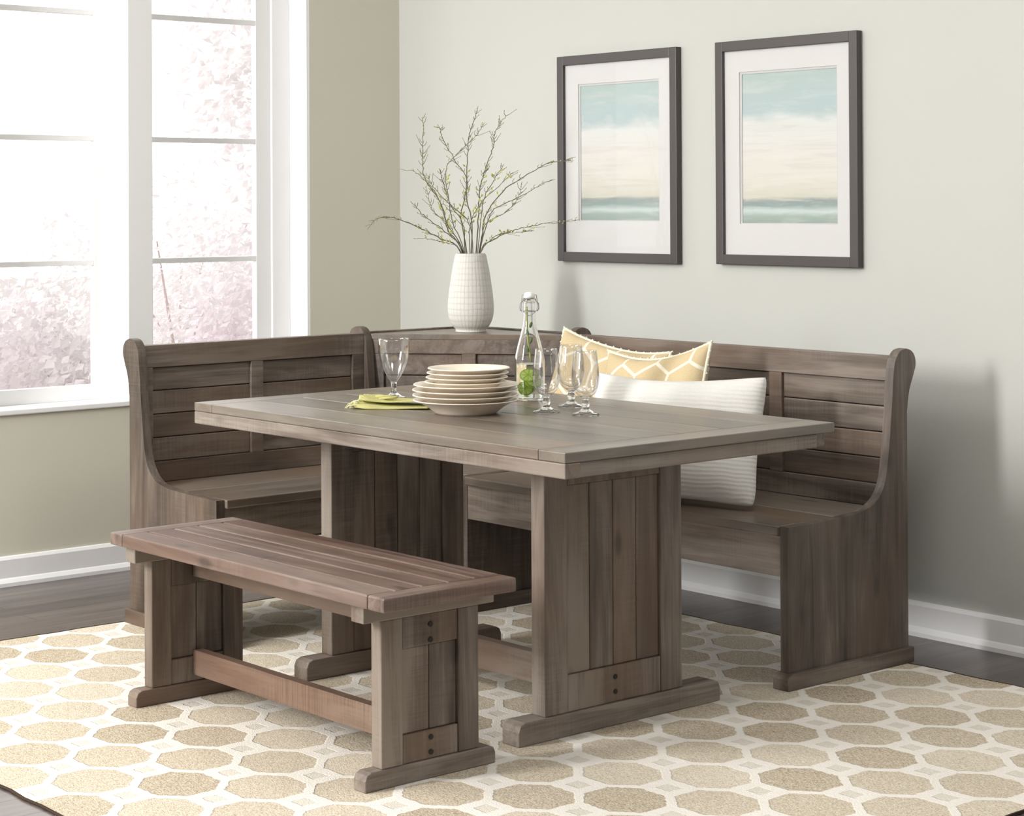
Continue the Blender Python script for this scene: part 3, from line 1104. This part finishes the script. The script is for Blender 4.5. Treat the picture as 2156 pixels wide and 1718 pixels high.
def goblet(label, x, y, z, kind):
    t = thing('goblet', label, 'glass', (x, y, z), 'water goblets on the table')
    if kind == 'flared':
        H = 0.178
        prof = [(0.0, 0.0), (0.036, 0.0), (0.0375, 0.002), (0.034, 0.005), (0.018, 0.010), (0.0095, 0.018), (0.0075, 0.030), (0.0085, 0.040),
                (0.0105, 0.050), (0.020, 0.064), (0.031, 0.084), (0.0405, 0.108), (0.0455, 0.132), (0.0465, 0.152), (0.0450, H)]
        inn = [(0.0432, H), (0.0447, 0.152), (0.0437, 0.132), (0.0388, 0.109), (0.0293, 0.086), (0.018, 0.068), (0.006, 0.056), (0.0, 0.054)]
    else:
        H = 0.176
        prof = [(0.0, 0.0), (0.036, 0.0), (0.0375, 0.002), (0.034, 0.005), (0.016, 0.011), (0.0095, 0.020), (0.012, 0.030), (0.0085, 0.040),
                (0.0125, 0.047), (0.026, 0.058), (0.0345, 0.076), (0.038, 0.098), (0.0375, 0.120), (0.0345, 0.145), (0.0305, H)]
        inn = [(0.0289, H), (0.0328, 0.145), (0.0358, 0.120), (0.0363, 0.098), (0.0326, 0.077), (0.022, 0.0635), (0.008, 0.0565), (0.0, 0.055)]
    n = 9
    a = smooth_pts(prof[1:], 3)
    b = smooth_pts(inn, 3)
    full = [(0.0, 0.0)]+[(max(v[0], 0.0), v[1]) for v in a]+[(max(v[0], 0.0), v[1]) for v in b]
    full[-1] = (0.0, inn[-1][1])
    # split at the top of the stem so that bowl and stem are parts of one blown piece
    cut = 0.052
    lo = [p for p in full if p[1] <= cut and p[0] >= 0.0][:]
    outer_lo = []
    for p in full:
        if p[1] > cut:
            break
        outer_lo.append(p)
    idx = len(outer_lo)
    bowl = [(0.0, outer_lo[-1][1]+0.00015), (outer_lo[-1][0], outer_lo[-1][1]+0.00015)]+full[idx:]
    obj('stem', lathe(bmesh.new(), outer_lo+[(0.0, outer_lo[-1][1])], (x, y, z), 40), M_GLASS, t, smooth=True)
    obj('bowl', lathe(bmesh.new(), bowl, (x, y, z), 48), M_BOWL, t, smooth=True)
    return t


goblet('flared clear goblet standing alone behind the green napkin', 1.792, -1.387, TZ, 'flared')
goblet('clear tulip goblet in front of the bottle, leftmost of the three together', 2.409, -1.324, TZ, 'tulip')
goblet('clear tulip goblet standing furthest back of the three together', 2.341, -1.170, TZ, 'tulip')
goblet('clear tulip goblet nearest the white pillow, rightmost on the table', 2.529, -1.287, TZ, 'tulip')

# ------------------------------------------------------------------ bottle
BC = (2.125, -1.139, TZ)
bot = thing('swing_top_bottle', 'tall clear glass swing-top bottle with lime slices on the table', 'bottle', BC)
ob = [(0.0, 0.0), (0.040, 0.0), (0.0435, 0.004), (0.0445, 0.015), (0.0445, 0.10), (0.0435, 0.125), (0.036, 0.160), (0.0265, 0.195), (0.0205, 0.222), (0.0185, 0.245), (0.0175, 0.285), (0.0195, 0.288), (0.0195, 0.298), (0.0165, 0.300)]
ib = [(0.0135, 0.298), (0.0148, 0.245), (0.0170, 0.222), (0.0235, 0.195), (0.0330, 0.160), (0.0405, 0.125), (0.0415, 0.10), (0.0415, 0.016), (0.038, 0.008), (0.0, 0.007)]
a = smooth_pts(ob[1:], 3)
b = smooth_pts(ib, 3)
full = [(0.0, 0.0)]+[(max(v[0], 0), v[1]) for v in a]+[(max(v[0], 0), v[1]) for v in b]
full[-1] = (0.0, 0.007)
obj('glass_body', lathe(bmesh.new(), full, BC, 48), M_GLASS, bot, smooth=True)
wat = [(0.0, 0.0085), (0.036, 0.0092), (0.0405, 0.017), (0.0405, 0.099), (0.0395, 0.108), (0.0, 0.108)]
obj('water', lathe(bmesh.new(), wat, BC, 40), M_WATER, bot, smooth=False)
stp = [(0.0, 0.296), (0.012, 0.296), (0.0128, 0.300), (0.0165, 0.302), (0.0165, 0.306), (0.015, 0.313), (0.010, 0.3175), (0.0, 0.319)]
obj('stopper', lathe(bmesh.new(), stp, BC, 28), M_CERAMIC, bot, smooth=True)
bm = bmesh.new()
bc = Vector(BC)
for sg in (-1, 1):
    s_ = rt*sg
    tube(bm, [bc+Vector((0, 0, 0.311))+s_*0.010, bc+s_*0.021+Vector((0, 0, 0.309)), bc+s_*0.0235+Vector((0, 0, 0.288)), bc+s_*0.0225+view*0.012+Vector((0, 0, 0.266)), bc+view*0.0225+s_*0.006+Vector((0, 0, 0.252)), bc+view*0.023+Vector((0, 0, 0.251))], 0.0012, 6)
    tube(bm, [bc+s_*0.0196+Vector((0, 0, 0.292)), bc+s_*0.027+Vector((0, 0, 0.285)), bc+s_*0.028+Vector((0, 0, 0.270)), bc+s_*0.0235+Vector((0, 0, 0.262))], 0.0013, 6)
ring = [bc+Vector((0.0192*math.cos(t), 0.0192*math.sin(t), 0.262)) for t in [2*math.pi*k/20 for k in range(21)]]
tube(bm, ring, 0.0012, 6, cap=False)
obj('wire_bail', bm, M_WIRE, bot, smooth=True)

M_LIME = plain('lime_rind', lin(150, 190, 48), 0.5, 0.4)
M_LIMEF = plain('lime_flesh', lin(204, 222, 112), 0.5, 0.4)
limes = [((-0.012, 0.010, 0.036), (0.9, 0.3, 0.5), 'lowest lime slice inside the glass bottle'),
         ((0.010, 0.012, 0.052), (0.5, 0.2, 0.8), 'middle lime slice inside the glass bottle'),
         ((-0.002, 0.004, 0.074), (0.8, -0.2, 0.45), 'upper lime slice inside the glass bottle')]
for (r, d, h), nrm, lb in limes:
    c = bc+rt*r+view*d+Vector((0, 0, h))
    nv = (view*nrm[0]+rt*nrm[1]+Vector((0, 0, nrm[2]))).normalized()
    t = thing('lime_slice', lb, 'lime', c, 'lime slices in the bottle')
    q = nv.to_track_quat('Z', 'Y').to_matrix().to_4x4()
    bm = bmesh.new()
    bmesh.ops.create_cone(bm, cap_ends=True, segments=28, radius1=0.021, radius2=0.021, depth=0.006, matrix=Matrix.Translation(c) @ q)
    obj('rind', bm, M_LIME, t)
    bm = bmesh.new()
    for kk in range(8):
        a0, a1 = 2*math.pi*(kk+0.08)/8, 2*math.pi*(kk+0.92)/8
        for sgz in (-1, 1):
            pts = [(0.003*math.cos((a0+a1)/2), 0.003*math.sin((a0+a1)/2))]+[(0.0178*math.cos(a0+(a1-a0)*j/5), 0.0178*math.sin(a0+(a1-a0)*j/5)) for j in range(6)]
            lo = [bm.verts.new(c+q.to_3x3() @ Vector((px, py, sgz*0.0030))) for px, py in pts]
            hi = [bm.verts.new(c+q.to_3x3() @ Vector((px, py, sgz*0.0036))) for px, py in pts]
            bm.faces.new(lo); bm.faces.new(hi[::-1])
            for j in range(7):
                bm.faces.new((lo[j], hi[j], hi[(j+1) % 7], lo[(j+1) % 7]))
    obj('flesh', bm, M_LIMEF, t)
# mint stalk rising into the neck
sp = thing('mint_sprig', 'thin yellow-green sprig standing inside the bottle neck', 'herb', bc+Vector((0, 0, 0.10)))
bm = bmesh.new()
st_pts = smooth_pts([bc+Vector((0, 0, 0.112))+rt*0.004, bc+rt*-0.004+Vector((0, 0, 0.17)), bc+rt*-0.007+Vector((0, 0, 0.22)), bc+rt*-0.008+Vector((0, 0, 0.275))], 4)
tube(bm, st_pts, 0.0028, 6)
obj('stalk', bm, M_LEAF, sp, smooth=True)
bm = bmesh.new()
for k_, zz in enumerate((0.15, 0.175, 0.20, 0.222)):
    c = bc+rt*(0.004 if k_ % 2 else -0.006)+view*0.004+Vector((0, 0, zz))
    blob(bm, c, 0.0045, (rt*(0.3 if k_ % 2 else -0.3)+Vector((0, 0, 1))).normalized(), 2.2, 8)
obj('leaves', bm, plain('mint_leaf', lin(98, 128, 62), 0.6, 0.3), sp, smooth=True)

# ------------------------------------------------------------------ napkin
NC = Vector((2.005, -1.545, TZ))
na = Vector((0.866, 0.50, 0)).normalized()        # long direction across the picture
na = (rt*0.99+view*0.12).normalized()
nb = Vector((na.y, -na.x, 0))                      # towards viewer
napkin = thing('napkin', 'folded yellow-green linen napkin on the table left of the plates', 'napkin', NC)
MG = cloth_green()


def cloth_layer(a0, a1, b0, b1, z0, amp, seed, curl=0.0, th=0.0028, fringe=False):
    rnd = random.Random(seed)
    ph = [rnd.uniform(0, 6.28) for _ in range(6)]
    na_, nb_ = 34, 14
    bm = bmesh.new()
    T, Bt = {}, {}
    for i in range(na_+1):
        for j in range(nb_+1):
            s, t = i/na_, j/nb_
            a = a0+(a1-a0)*s
            b_ = b0+(b1-b0)*t
            gather = 1-smoothstep(0.0, 0.5, s)
            h = amp*(0.5+0.5*math.sin(9*t*3.14+ph[0]+2*s))*gather + amp*0.35*(0.5+0.5*math.sin(5*s+ph[1]+4*t))
            b_ += 0.006*gather*math.sin(12*s+ph[2])+0.003*math.sin(7*s+ph[3])
            a += 0.010*gather*math.sin(11*t+ph[4])*(1-s) + 0.002*math.sin(9*t+ph[5])
            z = z0+h+curl*(1-t)*t*4*0.5
            p = NC+na*a+nb*b_
            T[i, j] = bm.verts.new((p.x, p.y, TZ+z+th))
            Bt[i, j] = bm.verts.new((p.x, p.y, TZ+max(z0*0.98, z-0.0004)))
    for i in range(na_):
        for j in range(nb_):
            bm.faces.new((T[i, j], T[i+1, j], T[i+1, j+1], T[i, j+1]))
            bm.faces.new((Bt[i, j], Bt[i, j+1], Bt[i+1, j+1], Bt[i+1, j]))
    for i in range(na_):
        bm.faces.new((Bt[i, 0], Bt[i+1, 0], T[i+1, 0], T[i, 0]))
        bm.faces.new((T[i, nb_], T[i+1, nb_], Bt[i+1, nb_], Bt[i, nb_]))
    for j in range(nb_):
        bm.faces.new((Bt[0, j+1], Bt[0, j], T[0, j], T[0, j+1]))
        bm.faces.new((Bt[na_, j], Bt[na_, j+1], T[na_, j+1], T[na_, j]))
    return bm


obj('lower_fold', cloth_layer(-0.112, 0.112, -0.055, 0.070, 0.0003, 0.010, 1), MG, napkin, smooth=True)
obj('upper_fold', cloth_layer(-0.098, 0.106, -0.072, 0.018, 0.0125, 0.013, 2), MG, napkin, smooth=True)
# gathered fringe end
bm = bmesh.new()
rn = random.Random(4)
for k_ in range(46):
    b_ = -0.065+0.14*k_/45
    s_ = NC+na*(-0.104+rn.uniform(-0.006, 0.008))+nb*b_
    e_ = s_+na*(-0.018+rn.uniform(-0.006, 0.006))+nb*rn.uniform(-0.006, 0.006)
    z_ = TZ+rn.uniform(0.003, 0.016)
    tube(bm, [Vector((s_.x, s_.y, z_)), Vector(((s_.x+e_.x)/2, (s_.y+e_.y)/2, z_+0.002)), Vector((e_.x, e_.y, TZ+0.0012+rn.uniform(0, 0.003)))], 0.0011, 4)
tag(obj('fringe', bm, plain('pale_yellow_fringe', lin(226, 222, 176), 0.9, 0.1), napkin, smooth=True), 'pale frayed fringe')
bm = bmesh.new()
for k_ in range(3):
    cc = NC+na*(-0.050+0.012*k_)+nb*(-0.052+0.01*k_)
    lp = [Vector((cc.x, cc.y, TZ+0.021))+na*(0.020*math.cos(t)*(1+0.2*k_))+nb*(0.012*math.sin(t))+Vector((0, 0, 0.006*math.sin(t*0.5+k_))) for t in [2*math.pi*j/16*0.8 for j in range(17)]]
    tube(bm, lp, 0.0042, 7)
obj('knot', bm, MG, napkin, smooth=True)

# ------------------------------------------------------------------ pillows


def pillow(name, label, W, H, T, origin, xdir, tilt, roll, mat, trim_mat=None, pinch=0.07, seed=0, sag=0.0, rounding=0.0):
    """origin = bottom middle; xdir = direction of width (yaw); leans back by tilt; roll in its plane"""
    t = thing(name, label, 'pillow', origin, 'pillows on the corner bench')
    rnd = random.Random(seed)
    ph = [rnd.uniform(0, 6.28) for _ in range(8)]
    N = 36
    bm = bmesh.new()

    def pos(u, v, s):
        rd = 1-rounding*(u*u*v*v)**3
        x = W/2*u*(1-pinch*(1-v*v))*rd
        z = H/2*v*(1-pinch*(1-u*u))*rd
        e = max(0.0, (1-u**4)*(1-v**4))**0.55
        y = T/2*e*s
        y += 0.006*e*(math.sin(4*u+ph[0]+2*v)+math.sin(5*v+ph[1]-2*u))
        z += (-sag*(1-u*u)*max(0, v))+0.004*math.sin(3*u+ph[2])
        y += 0.010*math.sin(2.2*u+ph[3])*v
        return Vector((x, y, z))
    grid = {}
    for s in (1, -1):
        for i in range(N+1):
            for j in range(N+1):
                edge = i in (0, N) or j in (0, N)
                if s == -1 and edge:
                    grid[s, i, j] = grid[1, i, j]
                    continue
                u = math.sin((i/N*2-1)*math.pi/2)*0.5+(i/N*2-1)*0.5
                v = math.sin((j/N*2-1)*math.pi/2)*0.5+(j/N*2-1)*0.5
                grid[s, i, j] = bm.verts.new(pos(u, v, s))
        for i in range(N):
            for j in range(N):
                q = [grid[s, i, j], grid[s, i+1, j], grid[s, i+1, j+1], grid[s, i, j+1]]
                bm.faces.new(q if s == -1 else q[::-1])
    border = [grid[1, i, 0].co.copy() for i in range(N)]+[grid[1, N, j].co.copy() for j in range(N)]+[grid[1, i, N].co.copy() for i in range(N, 0, -1)]+[grid[1, 0, j].co.copy() for j in range(N, 0, -1)]
    R = Matrix.Rotation(xdir, 4, 'Z') @ Matrix.Rotation(-tilt, 4, 'X') @ Matrix.Rotation(roll, 4, 'Y')
    zmin = min((R @ v.co).z for v in bm.verts)
    off = Vector(origin)-Vector((0, 0, zmin))
    M = Matrix.Translation(off) @ R
    # meshes stay in pillow space so that the weave follows the cloth
    me_root = t
    t.matrix_world = M
    me = bpy.data.meshes.new('cover')
    bmesh.ops.recalc_face_normals(bm, faces=bm.faces)
    bm.to_mesh(me)
    bm.free()
    for p in me.polygons:
        p.use_smooth = True
    me.materials.append(mat)
    o = bpy.data.objects.new('cover', me)
    COL.objects.link(o)
    o.parent = t
    if trim_mat:
        bm = bmesh.new()
        tube(bm, border+[border[0]], 0.0055, 6, cap=False)
        n = len(border)
        for k in range(0, n, 2):
            d = border[k].normalized()
            p = border[k]
            tube(bm, [p, p+d*0.008+Vector((0, rnd.uniform(-0.004, 0.004), 0))], [0.0040, 0.0034], 5)
        me = bpy.data.meshes.new('trim')
        bm.to_mesh(me)
        bm.free()
        for p in me.polygons:
            p.use_smooth = True
        me.materials.append(trim_mat)
        o2 = bpy.data.objects.new('trim', me)
        COL.objects.link(o2)
        o2.parent = t
    return t


HEX = hex_fabric()
TRIM = plain('cream_brush_trim', lin(230, 224, 206), 0.9, 0.1)
pillow('throw_pillow', 'beige patterned pillow furthest left, behind the glasses', 0.46, 0.425, 0.12, (1.760, -0.515, 0.4475), math.radians(10), math.radians(13), math.radians(8), HEX, TRIM, seed=3, sag=0.02)
pillow('throw_pillow', 'beige trellis pillow with cream brush trim behind the white pillow', 0.46, 0.43, 0.13, (2.125, -0.640, 0.4475), math.radians(-4), math.radians(14), math.radians(-7), HEX, TRIM, seed=5, sag=0.02)
pillow('lumbar_pillow', 'white ribbed knit pillow in front on the right bench seat', 0.60, 0.40, 0.14, (2.330, -0.748, 0.4475), math.radians(16), math.radians(13), math.radians(-1), knit_fabric(), None, pinch=0.07, seed=9, sag=0.025, rounding=0.06)

# ------------------------------------------------------------------ garden outside the window
st(obj('ground', B((-40, -0.3, -20, 30, -0.6, -0.5)), plain('pale_lawn', lin(214, 206, 204), 0.9, 0.1)))
PINK = petal('pale_pink_blossom', (0.97, 0.93, 0.935, 1), 0.5)
PINK2 = petal('mauve_blossom', (0.95, 0.88, 0.915, 1), 0.5)
BARK = plain('pale_bark', lin(232, 218, 216), 0.9, 0.1)


def bush(name, label, cat, loc, rx, ry, h, n, mat, seed, trunk=0.0, group=None, size=0.07):
    rnd = random.Random(seed)
    t = thing(name, label, cat, loc, group)
    bm = bmesh.new()
    cl = [(rnd.uniform(-0.7, 0.7), rnd.uniform(-0.7, 0.7), rnd.uniform(0.1, 0.9), rnd.uniform(0.25, 0.5)) for _ in range(20)]
    for _ in range(n):
        c = rnd.choice(cl)
        d = Vector((rnd.gauss(0, 1), rnd.gauss(0, 1), rnd.gauss(0, 1))).normalized()*c[3]*rnd.random()**0.4
        p = Vector(loc)+Vector(((c[0]+d.x)*rx, (c[1]+d.y)*ry, trunk+max(0.0, (c[2]+d.z*0.7))*h))
        s = size*rnd.uniform(0.5, 1.3)
        a = Vector((rnd.gauss(0, 1), rnd.gauss(0, 1), rnd.gauss(0, 1))).normalized()
        b = a.orthogonal().normalized()
        c2 = a.cross(b)
        vs = [bm.verts.new(p+b*s), bm.verts.new(p+c2*s*0.7+a*s*0.2), bm.verts.new(p-b*s), bm.verts.new(p-c2*s*0.7+a*s*0.2)]
        bm.faces.new(vs)
    obj('blossom', bm, mat, t)
    bm = bmesh.new()
    base = Vector(loc)
    nb = 5
    for k in range(nb):
        e = base+Vector((rnd.uniform(-0.5, 0.5)*rx, rnd.uniform(-0.5, 0.5)*ry, trunk+h*rnd.uniform(0.5, 0.85)))
        midp = base+Vector((rnd.uniform(-0.06, 0.06), rnd.uniform(-0.06, 0.06), trunk*0.9+h*0.12))
        r0 = 0.03+trunk*0.03
        tube(bm, smooth_pts([base+Vector((0.02*k, 0.01*k, -0.02)), midp, e], 4), [r0*(1-0.09*i) for i in range(9)], 6)
    obj('trunk', bm, BARK, t, smooth=True)
    return t


bush('blossom_tree', 'pale pink blossom tree beyond the right-hand window', 'tree', (-5.9, 4.15, -0.5), 1.25, 1.25, 3.5, 14000, PINK, 1, 0.25, None, 0.042)
gsh = 'flowering shrubs outside the window'
for i, (x, y, rx, h, lb) in enumerate([
        (-4.2, -0.1, 0.8, 1.25, 'mauve flowering shrub at the left edge of the left window'),
        (-5.2, 1.15, 0.75, 1.2, 'pink flowering shrub seen through the left window beside the mullion'),
        (-4.4, 2.45, 0.75, 1.6, 'mauve flowering shrub low in the right window, hidden partly by the bench'),
        (-9.4, 4.6, 1.2, 2.0, 'far pale flowering shrub behind the others outside'),
        (-8.2, 0.4, 1.0, 1.35, 'far pale flowering shrub beyond the left window')]):
    bush('flowering_shrub', lb, 'shrub', (x, y, -0.5), rx, rx, h, 6500, PINK2 if i % 2 == 0 else PINK, 20+i, 0.0, gsh, 0.036)
